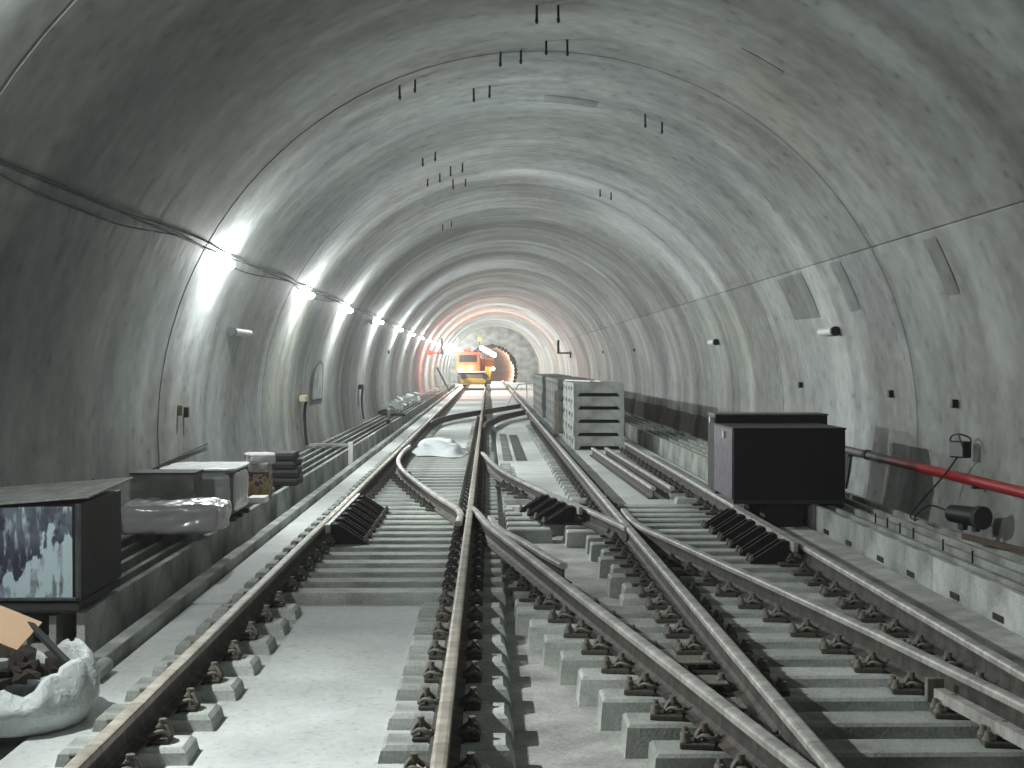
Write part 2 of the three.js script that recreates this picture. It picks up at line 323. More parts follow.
function fasten(parent, x, y, z, detail, turnout, ang = 0) {          // a pad and the two clips that hold one rail
  part('rail_pad', fPad, M.iron, parent, new THREE.Vector3(x, y, z), [0, ang, 0]);
  for (const s of [1, -1]) {
    const rot = [0, ang + (s < 0 ? Math.PI : 0), 0], pos = new THREE.Vector3(x, y, z);
    if (detail) {
      const f = sub('fastening', parent, pos, rot);
      part('base_plate', turnout ? fPlate2 : fPlate, M.plate, f); part('spring_clip', fClip, M.ironDusty, f); part('bolt', fBolt, M.ironDusty, f);
      if (turnout) for (const k of [-1, 1]) part('bolt', fScrew, M.ironDusty, f, new THREE.Vector3(.215, 0, k * .05));
    } else part('fastening', turnout ? fastAllT : fastAll, M.plate, parent, pos, rot);
  }
}
const ORD = ['first', 'second', 'third', 'fourth', 'fifth', 'sixth', 'seventh', 'eighth', 'ninth', 'tenth', 'eleventh', 'twelfth', 'thirteenth', 'fourteenth', 'fifteenth', 'sixteenth', 'seventeenth', 'eighteenth', 'nineteenth', 'twentieth'];
const ORDT = n => n < 19 ? ORD[n] : n === 19 ? 'twentieth' : n < 29 ? 'twenty-' + ORD[n - 20] : n === 29 ? 'thirtieth' : 'thirty-' + ORD[n - 30];
ORD.splice(20);

// ---------------------------------------------------------------- sleeper blocks of the two slab bays in front
function blockRow(x, d0, d1, step, w, off, lab, group, far, turnout, top = .08) {
  const geo = [0, 1, 2].map(k => block(w, top + .06, .285 + k * .008, .03, .022));
  let n = 0;
  for (let d = d0; d1 > d0 ? d <= d1 : d >= d1; d += step) {
    const dj = d + rr(-.015, .015);
    const label = lab.replace('#', ORDT(n));
    const t = thing('sleeper_block', label, 'sleeper', P(x, -.06, dj), rr(-.02, .02), group);
    const tilt = rr(-.008, .008);
    part('concrete_block', geo[n % 3], M.sleeper[(n * 7 + Math.round(x * 5) + 20) % 3], t, new THREE.Vector3(off, 0, 0), [tilt, 0, 0]);
    fasten(t, 0, top + .06, 0, Math.abs(d) < 11.5, turnout);
    n++;
  }
}
blockRow(-1.70, 10.05, 3.0, -.6, .66, -.04, '# concrete sleeper block before the long bearers, under the trough-side rail', 'sleeper blocks under the trough-side rail', 'x');
blockRow(-.203, 10.05, 3.0, -.6, .68, .0, '# concrete sleeper block before the long bearers, under the middle rail', 'sleeper blocks under the middle rail', 'x');
blockRow(1.42, 18.1, 40, .6, .62, -.02, '# concrete sleeper block beyond the bearers, under the rail close to the concrete stacks', 'distant sleeper blocks under the rail by the stacks', 'concrete sleeper block far along the rail close to the concrete stacks');
blockRow(2.865, 18.1, 27.2, .6, .62, -.02, '# concrete sleeper block from the bearers, under the rail behind the black crate', 'sleeper blocks under the rail behind the crate', 'concrete sleeper block at the far end of the rail behind the crate');
blockRow(-1.70, 28.2, 44, .65, .62, -.02, '# concrete sleeper block beyond the plastic sheet, under the trough-side rail', 'distant sleeper blocks under the trough-side rail', 'concrete sleeper block far down the trough-side rail towards the works train');
blockRow(-.203, 28.2, 44, .65, .62, 0, '# concrete sleeper block beyond the plastic sheet, under the middle rail', 'distant sleeper blocks under the middle rail', 'concrete sleeper block far down the middle rail towards the works train');

// ---------------------------------------------------------------- long concrete bearers of the crossover
function bearer(label, group, x0, x1, d, bottom, top, rails, turnout = true, w = .27) {
  const t = thing('sleeper_bearer', label, 'sleeper', P((x0 + x1) / 2, bottom, d), 0, group);
  part('concrete_bearer', block(x1 - x0, top - bottom, w, .016, .016), M.sleeper[Math.floor(rr(0, 2.99))], t, null, [rr(-.006, .006), 0, 0]);
  for (const [x, a] of rails) fasten(t, x - (x0 + x1) / 2, top - bottom, 0, d < 10.5, turnout, a || 0);
  return t;
}
let n = 0;
for (let d = 10.72; d < 27.6; d += .52, n++) {            // works-train track
  const rails = [[-1.70], [-.203]];
  if (d > 14 && d < 23) rails.push([X.D1U(d), -.15]);
  bearer(ORDT(n) + ' long concrete bearer beyond the smooth slab bay on the works train track', 'long bearers of the works train track', -2.05, .15, d, -.12, .08, rails.filter((r, i) => rails.every((q, j) => j >= i || Math.abs(q[0] - r[0]) > .3)), false);
}
n = 0;
for (let d = 9.9; d > 3.2; d -= .513, n++) {              // both tracks, foreground
  const x0 = X.D1(d) - .39;
  bearer(ORDT(n) + ' bearer on this side of the sandy gap, its end under the diagonal crossover rail', 'foreground bearers under the crossover', x0, 3.22, d, -.13, .08, [[X.D1(d), -.155], ...(X.R1() - X.D1(d) > .38 ? [[1.42]] : []), [X.D2L(d), -.14], ...(2.865 - X.D2L(d) > .34 ? [[2.865]] : [])]);
}
n = 0;
for (let d = 10.42; d < 17.6; d += .513, n++) {           // crate-side track, between the frog and the slab
  const nearD2 = d > 13.9 && d < 17.6, x0 = nearD2 ? Math.min(1.06, X.D2U(d) - .36) + (n % 2 ? .1 : 0) : 1.05 + (n % 2 ? .07 : 0) - .02;
  const rails = [[1.42], [2.865]];
  if (d < 12.9) rails.push([X.D2L(d), -.15]);
  if (nearD2 && 1.42 - X.D2U(d) > .3) rails.push([X.D2U(d), -.16]);
  bearer(ORDT(n) + ' bearer beyond the sandy gap on the crate-side track', 'bearers of the crate-side track', x0, 3.22, d, -.13, .08, rails.filter((r, i) => rails.every((q, j) => j >= i || Math.abs(q[0] - r[0]) > .3)));
}
n = 0;
for (let d = 10.5; d < 14; d += .52, n++)                 // short ones under the diagonal rail
  bearer(ORDT(n) + ' short bearer beyond the sandy gap under the diagonal crossover rail', 'short bearers under the crossover rail', .2, Math.min(.98, X.D1(d) + .34), d, -.13, .03, X.D1(d) > .3 ? [[X.D1(d), -.155]] : []);
n = 0;
for (let d = 14.9; d < 17.6; d += .52, n++)
  bearer(ORDT(n) + ' short bearer between the middle rail and the upper diagonal rail', 'short bearers beyond the central frog', .2, X.D2U(d) - .42, d, -.13, .06, []);
n = 0;
for (let d = 18.0; d < 24.4; d += .52, n++)
  bearer(ORDT(n) + ' short bearer let into the slab under the upper diagonal rail beside the middle rail', 'slab bearers under the upper diagonal rail', .2, Math.max(.42, X.D2U(d) + .3), d, -.06, .08, X.D2U(d) > .3 ? [[X.D2U(d), -.16]] : []);

// steel bearing plates that tie the diagonal rail to the straight rail near the camera
{
  const g = box(1, .014, .2, 0, 0, 0, .004);
  let k = 0;
  for (const d of [7.85, 7.34, 6.82]) { const a = X.D1(d) + .12, b = 1.42 - .1; if (b - a > .05) { const q = single('bearing_plate', g, M.ironDusty, ORD[k++] + ' flat steel plate tying the diagonal rail to the straight rail beside it', 'plate', 'steel tie plates between diagonal and straight rail', P((a + b) / 2, .15, d)); q.scale.x = b - a; } }
}

// ---------------------------------------------------------------- guard rails on triangular brackets
function guard(label, x0, d0, x1, d1, side, count, h = .295) {
  const t = thing('guard_rail', label, 'guard rail');
  const GP = [[-.02, 0], [.02, 0], [.02, .085], [-.02, .085]];
  part('guard_bar', sweep(GP, [[x0, h - .085, d0], [x1, h - .085, d1]]), M.railPale, t);
  const s = new THREE.Shape(); s.moveTo(.0, 0); s.lineTo(.33, 0); s.lineTo(.33, .025); s.lineTo(.06, .20); s.lineTo(0, .20); s.closePath();
  const pl = new THREE.ExtrudeGeometry(s, { depth: .028, bevelEnabled: false });
  const gus = [-.09, .062].map(z => pl.clone().translate(.012, .0, z));
  const geo = join([...gus, box(.36, .016, .24, .18, .008, 0, .003), box(.02, .2, .2, .012, .1, 0, .003), box(.05, .03, .17, .03, .185, 0, .003)]);
  const boltG = fScrew;
  for (let i = 0; i < count; i++) {
    const f = (i + .5) / count, d = d0 + (d1 - d0) * f, x = x0 + (x1 - x0) * f;
    const b = sub('bracket', t, P(x + side * .022, .085, d), [0, side < 0 ? Math.PI : 0, 0]);
    part('gusset', geo, M.black2, b);
    for (const z of [-1, 1]) part('bolt', boltG, M.ironDusty, b, new THREE.Vector3(.34, -.005, z * .07));
  }
  return t;
}
M.black2 = std({ map: rep(rustTex, .5), color: 0x4c4a48, roughness: .8 });
guard('pale-topped guard rail on dark triangular brackets beside the trough-side rail', -1.605, 13.3, -1.605, 16.5, 1, 7);
guard('guard rail on dark triangular brackets beside the rail under the black crate', 2.77, 11.9, 2.77, 15.0, -1, 6);
guard('short guard rail on dark triangular brackets beside the upper diagonal rail', X.D2U(14.9) - .1, 14.9, X.D2U(16.6) - .1, 16.6, -1, 4);
// low guide bar beside the diagonal rail at the bottom right
{
  const t = thing('guide_bar', 'low pale steel guide bar bolted beside the diagonal rail near the cable trough wall', 'guide bar');
  part('bar', sweep([[-.03, 0], [.03, 0], [.03, .06], [-.03, .06]], smoothPath(D2L.filter(p => p[0] < 8).map(([d, x]) => [d, x - .14]), 20).map(([x, , d]) => [x, .13, d])), M.railPale, t);
  part('end_block', box(.09, .13, .05, X.D2L(7.0) - .14, .165, -7.05, .005), M.ironDusty, t);
}

// ---------------------------------------------------------------- cable troughs and kerb
function trough(label, name, outer, dividers, d0, d1, segs, top, holes) {
  const t = thing(name, label, 'cable trough');
  for (let i = 0; i < segs.length - 1; i++) {
    const a = segs[i], b = segs[i + 1], l = b - a - .012;
    part('outer_wall', box(.06, top + .13, l, outer, (top - .13) / 2, -(a + b) / 2, .008), M.sleeper[i % 3], t);
    if (holes && b < 24) for (let d = a + .55; d < b - .2; d += .9) part('weep_hole', box(.012, .05, .2, outer - .032, .065, -d, .003), M.blackRubber, t);
  }
  for (const x of dividers) part('divider_wall', box(.05, top - .02, d1 - d0, x, top / 2 - .01, -(d0 + d1) / 2, .006), M.trough, t);
  const xs = [outer, ...dividers], lo = Math.min(...xs), hi = Math.max(...xs);
  part('base_slab', box(hi - lo + .3, .12, d1 - d0, (lo + hi) / 2 + (outer > 0 ? .15 : -.15), -.04, -(d0 + d1) / 2, 0), M.dirt, t);
  return t;
}
trough('concrete cable trough with open channels along the lamp-side wall under the metal crate', 'cable_trough', -2.72, [-2.905, -3.1, -3.3, -3.5], 8.9, 110, [8.9, 11.5, 14.2, 17, 20, 23, 26.2, 32, 45, 110], .25, false);
trough('concrete cable trough with weep holes along the wall under the red pipe and black crate', 'cable_trough', 3.73, [3.93, 4.13, 4.33, 4.53], 2, 110, [2, 5, 7, 9, 11, 13, 15, 18, 22, 30, 50, 110], .3, true);
single('kerb', box(.11, .22, 100, -2.44, -.025, -58.3, .012), M.sleeper[1], 'long low concrete kerb running between the cable trough and the slab', 'kerb');
{
  const s = new THREE.Shape(); s.absarc(0, 0, .05, 0, Math.PI * 2); const h = new THREE.Path(); h.absarc(0, 0, .036, 0, Math.PI * 2, true); s.holes.push(h);
  const g = new THREE.ExtrudeGeometry(s, { depth: .3, bevelEnabled: false, curveSegments: 20 });
  single('pipe', boxUV(g), M.trough, 'short grey open-ended pipe lying on the slab beside the rubbish sack', 'pipe', null, P(-2.36, .051, 8.22), [0, .0, 0]);
}

// ---------------------------------------------------------------- lamps on the wall
const onWall = (y, off) => { const s = Math.sqrt(RAD * RAD - (y - CY) ** 2); return { xl: CX - s + off * s / RAD, xr: CX + s - off * s / RAD, a: Math.asin((y - CY) / RAD) }; };
M.glow = new THREE.MeshStandardMaterial({ color: 0xffffff, emissive: 0xf6fffb, emissiveIntensity: 14 });
M.glowWarm = new THREE.MeshStandardMaterial({ color: 0xffffff, emissive: 0xffd9a0, emissiveIntensity: 14 });
function wallLamp(d, i) {
  const y = 3.12, { xl } = onWall(y, .1);
  const near = ['past the frame edge by the sheet-metal crate', 'over the wrapped pallet', 'above the stacked dark boards', 'above the arched niche', 'in the fourth bay', 'in the fifth bay'];
  const t = thing('work_lamp', i < 6 ? 'glowing white work lamp on the wall ' + near[i] : 'glowing work lamp on the wall, ' + ORDT(i - 1) + ' along the cable from the cable-end', 'lamp', P(xl, y, d), 0, 'work lamps along the wall cable');
  const b = new THREE.CapsuleGeometry(.055, .22, 6, 14); b.rotateX(Math.PI / 2); b.rotateY(.5);
  part('bulb', boxUV(b), M.glow, t);
  part('bracket', join([box(.11, .02, .03, -.05, .07, 0, .004), box(.02, .12, .08, -.1, .05, 0, .004), box(.03, .03, .05, -.01, .065, 0, .004)]), M.darkGrey, t);
  const far = d > 78 ? 2.8 : 1; { const l = new THREE.PointLight(0xf6fbf9, (i ? SPILL_CD : 18) * far, 0, 2); l.castShadow = true; l.shadow.radius = 2.2; l.name = 'lamp_light'; t.add(l); }
  const f = new THREE.SpotLight(0xf6fbf9, (i ? FLOOD_CD : FLOOD0_CD) * far, 0, i ? 1.25 : 1.05, i ? .7 : 1, 2); f.castShadow = true; f.shadow.radius = 2.2; f.name = 'flood_light'; f.position.set(0, 0, 0); t.add(f);
  f.target.position.set(4, i ? -.7 : -1.75, i ? 1.0 : .3); f.target.name = 'flood_target'; t.add(f.target);
}
LAMP_DEPTHS.forEach(wallLamp);
// cable slung from lamp to lamp
{
  const r = rng(31), mk = (yo, sag, seed, off) => { const pts = []; const rs = rng(seed); for (let d = 2; d < 128; d += .9) { const y = 3.25 + yo - sag * Math.abs(Math.sin(d / 7.2 * Math.PI)) + (rs() - .5) * .03; pts.push(P(onWall(y, off).xl, y, d)); } return tube(pts, .008, pts.length * 2, 5); };
  single('cable', mk(.03, .03, 3, .012), M.blackRubber, 'dark supply cable running straight along the wall joint past the lamps', 'cable');
  single('cable', mk(.0, .12, 4, .014), M.blackRubber, 'dark supply cable slung in loose loops just below the wall joint', 'cable');
}
single('cable', tube([P(onWall(.72, .012).xl, .72, 14.7), P(onWall(.78, .012).xl, .78, 16.3), P(onWall(.83, .012).xl, .83, 17.9)], .008, 20), M.blackRubber, 'short thin dark cable low on the lamp-side wall above the wrapped pallet', 'cable');
{
  const at = (px, py) => { const ux = (px - 488) / F, uy = (363 - py) / F, ox = -CX, oy = EYE - CY, a = ux * ux + uy * uy, b = 2 * (ux * ox + uy * oy), c = ox * ox + oy * oy - RAD * RAD, z = (-b + Math.sqrt(b * b - 4 * a * c)) / (2 * a); return [Math.atan2(EYE + uy * z - CY, ux * z - CX), z]; };
  const right = scene.getObjectByName('wall_right'), top = scene.getObjectByName('ceiling');
  const mats = [0xc8cac6, 0xd2d4d0].map(c => std({ map: wallMap, color: c, roughness: .8 }));
  [[776, 277, 822, 320, right], [828, 260, 864, 314, right], [922, 236, 964, 298, right], [735, 45, 785, 80, top], [540, 96, 600, 110, top]].forEach(([x0, y0, x1, y1, root], k) => {
    const [ta, za] = at(x0, y0), [tb, zb] = at(x1, y1), t0 = Math.min(ta, tb), t1 = Math.max(ta, tb), d0 = Math.min(za, zb), d1 = Math.max(za, zb), n = 8, pos = [], uv = [], idx = [];
    const row = [[d0, .012], [d0 + .01, -.003], [d1 - .01, -.003], [d1, .012]];
    for (const [d, o] of row) for (let i = 0; i <= n; i++) { const t = t0 + (t1 - t0) * i / n, r = RAD + (i === 0 || i === n ? .02 : o); pos.push(CX + r * Math.cos(t), CY + r * Math.sin(t), -d); uv.push(d, t * RAD + 8 - Math.PI / 2 * RAD); }
    for (let s = 0; s < 3; s++) for (let i = 0; i < n; i++) { const o = s * (n + 1) + i; idx.push(o, o + 1, o + n + 1, o + 1, o + n + 2, o + n + 1); }
    const g = new THREE.BufferGeometry(); g.setAttribute('position', new THREE.Float32BufferAttribute(pos, 3)); g.setAttribute('uv', new THREE.Float32BufferAttribute(uv, 2)); g.setIndex(idx);
    part('formwork_patch', toCreasedNormals(g, .3), mats[k % 2], root);
  });
}
// unlit bulkhead fittings
function fitting(label, d, side, len) {
  const y = 2.35, w = onWall(y, .06), t = thing('wall_fitting', label, 'light fitting', P(side < 0 ? w.xl : w.xr, y, d), 0);
  const g = new THREE.CapsuleGeometry(.055, len, 6, 12); g.rotateX(Math.PI / 2);
  part('diffuser', boxUV(g), M.white, t); part('end_cap', (() => { const c = cyl(.064, .064, .09, 0, 0, 0, 14); c.rotateX(Math.PI / 2); c.translate(0, 0, len / 2 + .06); return c; })(), side < 0 ? M.darkGrey : M.black, t);
  part('bracket', box(.09, .04, .2, -side * -.03, 0, 0, .004), M.darkGrey, t);
}
fitting('unlit white tubular fitting on the wall between the two brightest lamps', 19.2, -1, 1.25);
fitting('unlit tubular fitting on the opposite wall above the black crate', 18.5, 1, .7);
fitting('unlit tubular fitting on the opposite wall above the dark-stained wall foot', 28.0, 1, .7);

// ---------------------------------------------------------------- ceiling rods
{
  const rods = [[536.7, 7, 25], [558, 7, 24], [546, 42, 56], [567, 41, 57], [500.7, 53, 68], [521, 51, 65], [400, 87, 101], [415.7, 81, 94], [473.7, 90, 103], [489.7, 87, 99], [645, 115, 128], [662, 123, 134], [423, 159, 167], [435.7, 153, 162], [428, 180, 187], [440, 174, 183], [450.7, 167, 177], [462.7, 164, 173], [453, 180, 190], [465.7, 180, 187], [600, 190, 197], [611, 193, 200], [443, 225, 231], [451.7, 222, 227]];
  const where = ['one of the pair at the top edge, the one over the train', 'one of the pair at the top edge, the one over the stacks'];
  let k = 0;
  for (const [px, y0, y1] of rods) {
    // the place on the vault that this rod hangs from
    const ux = (px - 488) / F, uy = (363 - y0) / F, ox = -CX, oy = EYE - CY;
    const a = ux * ux + uy * uy, b = 2 * (ux * ox + uy * oy), c = ox * ox + oy * oy - RAD * RAD, z = (-b + Math.sqrt(b * b - 4 * a * c)) / (2 * a);
    const len = Math.min(.34, (y1 - y0) / F * z);
    const g = join([cyl(.013, .013, len + .02, 0, -len / 2 + .01, 0, 8), cyl(.02, .02, .025, 0, -len + .03, 0, 6)]);
    const t = single('hanging_rod', g, M.black, ['short dark threaded rod hanging from the vault', 'dark hanger rod hanging from the concrete vault'][k % 2] + ', ' + ORDT(k) + ' counting away from the top edge', 'rod', 'hanger rods in the vault', P(ux * z, EYE + uy * z, z), [0, 0, rr(-.04, .04)]);
    k++;
  }
}

// ---------------------------------------------------------------- concrete stacks
{
  const build = (label, x0, x1, d0, d1, layers, lab2) => {
    const lh = .215, gap = .077;
    for (let i = 0; i < layers; i++) {
      const y = .085 + i * (lh + gap), w = x1 - x0, l = d1 - d0;
      const t = thing('precast_unit', label.replace('#', ['bottom', 'second', 'third', 'fourth', 'top'][i]), 'concrete unit', P((x0 + x1) / 2 + rr(-.012, .012), y, (d0 + d1) / 2), rr(-.003, .003), lab2);
      const parts = []; const s = new THREE.Shape(); s.moveTo(-w / 2, -.075); s.lineTo(-w / 2 + .09, -.075); s.lineTo(-w / 2 + .14, 0); s.lineTo(w / 2 - .14, 0); s.lineTo(w / 2 - .09, -.075); s.lineTo(w / 2, -.075); s.lineTo(w / 2, lh); s.lineTo(-w / 2, lh); s.closePath();
      const g = new THREE.ExtrudeGeometry(s, { depth: l, bevelEnabled: false }); g.translate(0, 0, -l / 2);
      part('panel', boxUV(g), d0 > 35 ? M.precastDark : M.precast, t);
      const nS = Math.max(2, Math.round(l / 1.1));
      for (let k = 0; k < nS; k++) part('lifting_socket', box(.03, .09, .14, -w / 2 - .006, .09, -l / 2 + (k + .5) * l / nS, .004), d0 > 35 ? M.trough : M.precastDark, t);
    }
  };
  build('# grey precast concrete unit of the closest stack before the plank ends', 1.89, 3.0, 29.2, 33.4, 5, 'panels of the front stack');
  build('# grey precast concrete unit of the middle stack behind the timber post', 1.89, 2.9, 36, 43.5, 5, 'panels of the middle stack');
  build('# grey precast concrete unit of the rear stack beside the white trestle', 1.88, 2.9, 46, 55, 5, 'panels of the rear stack');
  // timber bearers under the stacks
  let k = 0;
  for (const d of [29.6, 33, 36.6, 42.8, 46.8, 54.2]) single('timber_bearer', box(.9, .012 + .0, .12, 2.4, .004, -d, 0), M.darkGrey, ORD[k++] + ' dark timber bearer under the concrete stacks', 'timber', 'timbers under the stacks');
  for (const [i, x] of [[0, 2.1], [1, 2.25]]) single('plank', box(.09, .03, 2.2, 0, 0, 0, .003), M.white, ['pale plank lying askew on top of the front stack, outer one', 'pale plank lying askew on top of the front stack, inner one'][i], 'plank', 'planks on the front stack', P(x, 1.468 + .035, 30.8), [0, .2 + i * .08, 0]);
  single('timber_post', box(.12, 1.2, .16, 1.78, .6, -34.6, .01), std({ map: rep(paleTex, .8), color: 0xcfcac0 }), 'pale upright timber post leaning at the gap between the front and middle stacks', 'post');
  // trestle
  const t = thing('trestle', 'white tubular trestle standing beside the rear concrete stack', 'trestle', P(1.3, 0, 57));
  part('top_bar', tube([[0, 1, 0], [.5, 1.03, 0], [.9, 1.02, 0]], .03), M.white, t); part('brace', tube([[0, 1, 0], [-.3, .5, .6], [-.55, .02, 1.1]], .03), M.white, t); part('leg', tube([[.35, 1.0, 0], [.36, .5, 0], [.36, 0, 0]], .03), M.white, t);
  part('leg', tube([[.88, 1.0, 0], [.88, .5, 0], [.88, 0, 0]], .03), M.white, t);
}

// ---------------------------------------------------------------- black crates, red pipe and lamps on the right
{
  const t = thing('crate', 'black crate with purplish side standing on the rail and trough, the front one', 'crate', P(2.8, .302, 15.1));
  part('body', box(1.28, .8, 1.28, .64, .45, -.64, .008), M.black, t);
  part('side_panel', box(.012, .8, 1.22, -.007, .45, -.64, .003), std({ map: rep(paleTex, .6), color: 0x8f8b9a, roughness: .6 }), t);
  part('lid', box(1.3, .02, 1.3, .64, .86, -.64, .004), M.black, t);
  for (const z of [-.03, -1.25]) part('bottom_rail', box(1.28, .05, .05, .64, .025, z, .004), M.darkGrey, t);
  part('handle', box(.03, .08, .08, -.025, .77, -.5, .004), M.white, t);
  const u = thing('crate', 'taller black crate standing behind the front black crate', 'crate', P(2.82, .302, 16.45));
  part('body', box(1.4, .93, .5, .7, .5, -.25, .008), M.black, u); part('lid', box(1.42, .02, .53, .7, .97, -.25, .004), M.ironDusty, u);
  part('side_panel', box(.012, .9, .44, -.007, .48, -.25, .003), std({ map: rep(paleTex, .6), color: 0x6d6f72 }), u);
  part('handle', box(.03, .07, .07, -.025, .9, -.2, .004), M.white, u); part('bottom_rail', box(1.38, .05, .45, .7, .025, -.25, .004), M.darkGrey, u);
  single('timber_block', box(.44, .265, .3, 0, .1325, 0, .01), M.black2t, 'dark timber block on the ground under the front edge of the black crate', 'timber', null, P(3.4, .032, 15.35));
  single('timber_block', box(.44, .265, .3, 0, .1325, 0, .01), M.black2t, 'dark timber block on the ground under the far edge of the black crate', 'timber', null, P(3.4, .032, 16.3));

  const w = onWall(.74, .11);
  const p = thing('pipe', 'horizontal wall pipe painted red on the wall behind the black crate', 'pipe');
  const seg = (a, b) => { const g = new THREE.CylinderGeometry(.052, .052, b - a, 18); g.rotateX(Math.PI / 2); g.translate(w.xr, .74, -(a + b) / 2); return boxUV(g); };
  part('painted_length', seg(6, 15.9), std({ color: 0xa01420, roughness: .45 }), p); tag(part('bare_length', seg(15.9, 18.2), std({ color: 0x55504e, roughness: .6 }), p), 'bare grey length of the pipe');
  part('coupling', (() => { const g = new THREE.CylinderGeometry(.065, .065, .12, 18); g.rotateX(Math.PI / 2); g.translate(w.xr, .74, -16.9); return boxUV(g); })(), M.darkGrey, p);
  for (const d of [8.5, 13.2, 17.8]) part('bracket', box(.14, .03, .06, w.xr + .06, .67, -d, .004), M.darkGrey, p);
}
{
  const w = onWall(1.02, .14);
  const t = thing('floodlight', 'unlit black floodlight clamped to the wall above the red pipe', 'floodlight', P(w.xr - .02, 1.03, 13.5), .5);
  part('housing', box(.11, .17, .2, .02, 0, 0, .012), M.black, t); part('lens', box(.012, .14, .17, -.04, 0, 0, .003), new THREE.MeshStandardMaterial({ color: 0x8a9092, roughness: .25 }), t);
  part('stirrup', tube([[.02, 0, .115], [.02, .11, .13], [.0, .15, .05], [.0, .15, -.05], [.02, .11, -.13], [.02, 0, -.115]], .009), M.darkGrey, t);
  part('arm', tube([[0, .15, 0], [-.08, .12, .08], [-.1, .03, .14]], .008), M.darkGrey, t);
  single('cable', tube([P(w.xr - .03, .96, 13.5), P(w.xr - .06, .75, 13.8), P(4.55, .42, 13.95), P(4.35, .33, 13.6), P(4.3, .345, 13.2)], .009, 30), M.blackRubber, 'thin dark cable hanging from the unlit floodlight down to the trough', 'cable');
  const u = thing('floodlight', 'black lamp housing lying on its side on the cable trough below the red pipe', 'floodlight', P(4.62, .44, 12.75), .35);
  const g = new THREE.CylinderGeometry(.1, .085, .42, 16); g.rotateX(Math.PI / 2); g.rotateX(.0); part('housing', boxUV(g), M.black, u);
  part('rim', (() => { const q = new THREE.CylinderGeometry(.112, .112, .06, 16); q.rotateX(Math.PI / 2); q.translate(0, 0, .21); return boxUV(q); })(), M.darkGrey, u); part('foot', box(.06, .07, .08, 0, -.11, -.05, .006), M.darkGrey, u); part('foot', box(.06, .06, .06, 0, -.11, .14, .006), M.darkGrey, u);
  single('cable', tube([P(4.55, .45, 13.0), P(4.45, .47, 13.35), P(4.38, .36, 13.5), P(4.3, .325, 13.3)], .01, 24), M.blackRubber, 'short dark lead curling from the lamp housing on the trough', 'cable');
  single('batten', box(.05, .05, 1.6, 0, 0, 0, .005), std({ map: rep(dustTex, .6), color: 0x9a8a80 }), 'brownish timber batten lying along the trough at the edge of the picture', 'batten', null, P(4.5, .325, 11.3), [0, .18, 0]);
  let k = 0; const sg = cyl(.008, .008, .1, 0, .05, 0, 6);
  for (const d of [13.4, 13.0, 12.6, 12.2, 11.4, 10.7]) single('steel_dowel', sg, M.black, ORD[k++] + ' short steel dowel standing in the trough wall past the black crate', 'dowel', 'steel dowels in the trough wall', P(3.93, .29, d));
}
// wall hardware
for (const [i, [px, py]] of [[802, 385], [893, 394], [957, 404], [639, 350], [607, 352]].entries()) {
  const z = 4.93 * F / (px - 488), y = EYE + (363 - py) / F * z, w = onWall(y, .03);
  single('anchor_bracket', box(.06, .09, .07, 0, 0, 0, .006), M.black, ORD[i] + ' small black anchor bracket on the wall of the crate side', 'bracket', 'anchor brackets on the crate-side wall', P(w.xr, y, z));
}
for (const [i, [px, py]] of [[180, 410], [186, 412], [355, 322], [384, 352], [402, 352]].entries()) {
  const z = -3.77 * F / (px - 488), y = EYE + (363 - py) / F * z, w = onWall(y, .03);
  single('anchor_bracket', box(.06, .13, .07, 0, 0, 0, .006), i === 0 ? std({ color: 0x6c6654 }) : M.black, i === 0 ? 'small yellowish bracket on the lamp-side wall above the wrapped pallet' : ORD[i] + ' small black anchor bracket on the lamp-side wall', 'bracket', 'anchor brackets on the lamp-side wall', P(w.xl, y, z));
}
// arched niche cover
{
  const t = thing('niche_cover', 'pale arched recess cover on the lamp-side wall below the third lamp', 'panel');
  const arr = (ro, z0, z1, y0, y1, arch) => { const pos = [], idx = [], n = 14, m = 12; for (let i = 0; i <= n; i++) for (let k = 0; k <= m; k++) { const f = i / n, c = 2 * f - 1, z = z0 + (z1 - z0) * f, top = y1 - arch * (1 - Math.sqrt(Math.max(0, 1 - c * c))), y = y0 + (top - y0) * k / m, a = Math.asin((y - CY) / RAD); pos.push(CX - (RAD - ro) * Math.cos(a), CY + (RAD - ro) * Math.sin(a), -z); } for (let i = 0; i < n; i++) for (let k = 0; k < m; k++) { const o = i * (m + 1) + k; idx.push(o, o + 1, o + m + 1, o + 1, o + m + 2, o + m + 1); } const g = new THREE.BufferGeometry(); g.setAttribute('position', new THREE.Float32BufferAttribute(pos, 3)); g.setIndex(idx); g.computeVertexNormals(); return boxUV(g); };
  part('surround', arr(.012, 28.3, 30.4, 1.05, 1.98, .5), std({ color: 0x55585a, side: THREE.DoubleSide }), t);
  part('panel', arr(.025, 28.55, 30.15, 1.12, 1.9, .45), std({ map: rep(concTex, 1.5), color: 0xcfd2cf, side: THREE.DoubleSide }), t);
}
// junction boxes with hanging hoses
for (const [d, y, label, hose, tone] of [[26.8, 1.2, 'yellowed junction box on the lamp-side wall below the niche', 'black hose hanging from the yellowed junction box to the trough', 0xb8ad8e], [39, 1.22, 'dark junction box on the lamp-side wall in the fourth bay', 'black hose hanging from the dark junction box to the trough', 0x2b2b2b]]) {
  const w = onWall(y, .07), t = thing('junction_box', label, 'junction box', P(w.xl, y, d));
  part('body', box(.12, .14, .45, 0, 0, 0, .03), std({ color: tone }), t); part('lid', box(.02, .12, .4, .065, 0, 0, .006), std({ color: tone, roughness: .5 }), t);
  single('hose', tube([P(w.xl + .03, y - .06, d + .2), P(onWall(.9, .06).xl, .9, d + .25), P(onWall(.6, .06).xl, .6, d + .15), P(onWall(.3, .08).xl, .28, d - .1)], .03, 24, 8), M.blackRubber, hose, 'hose');
}

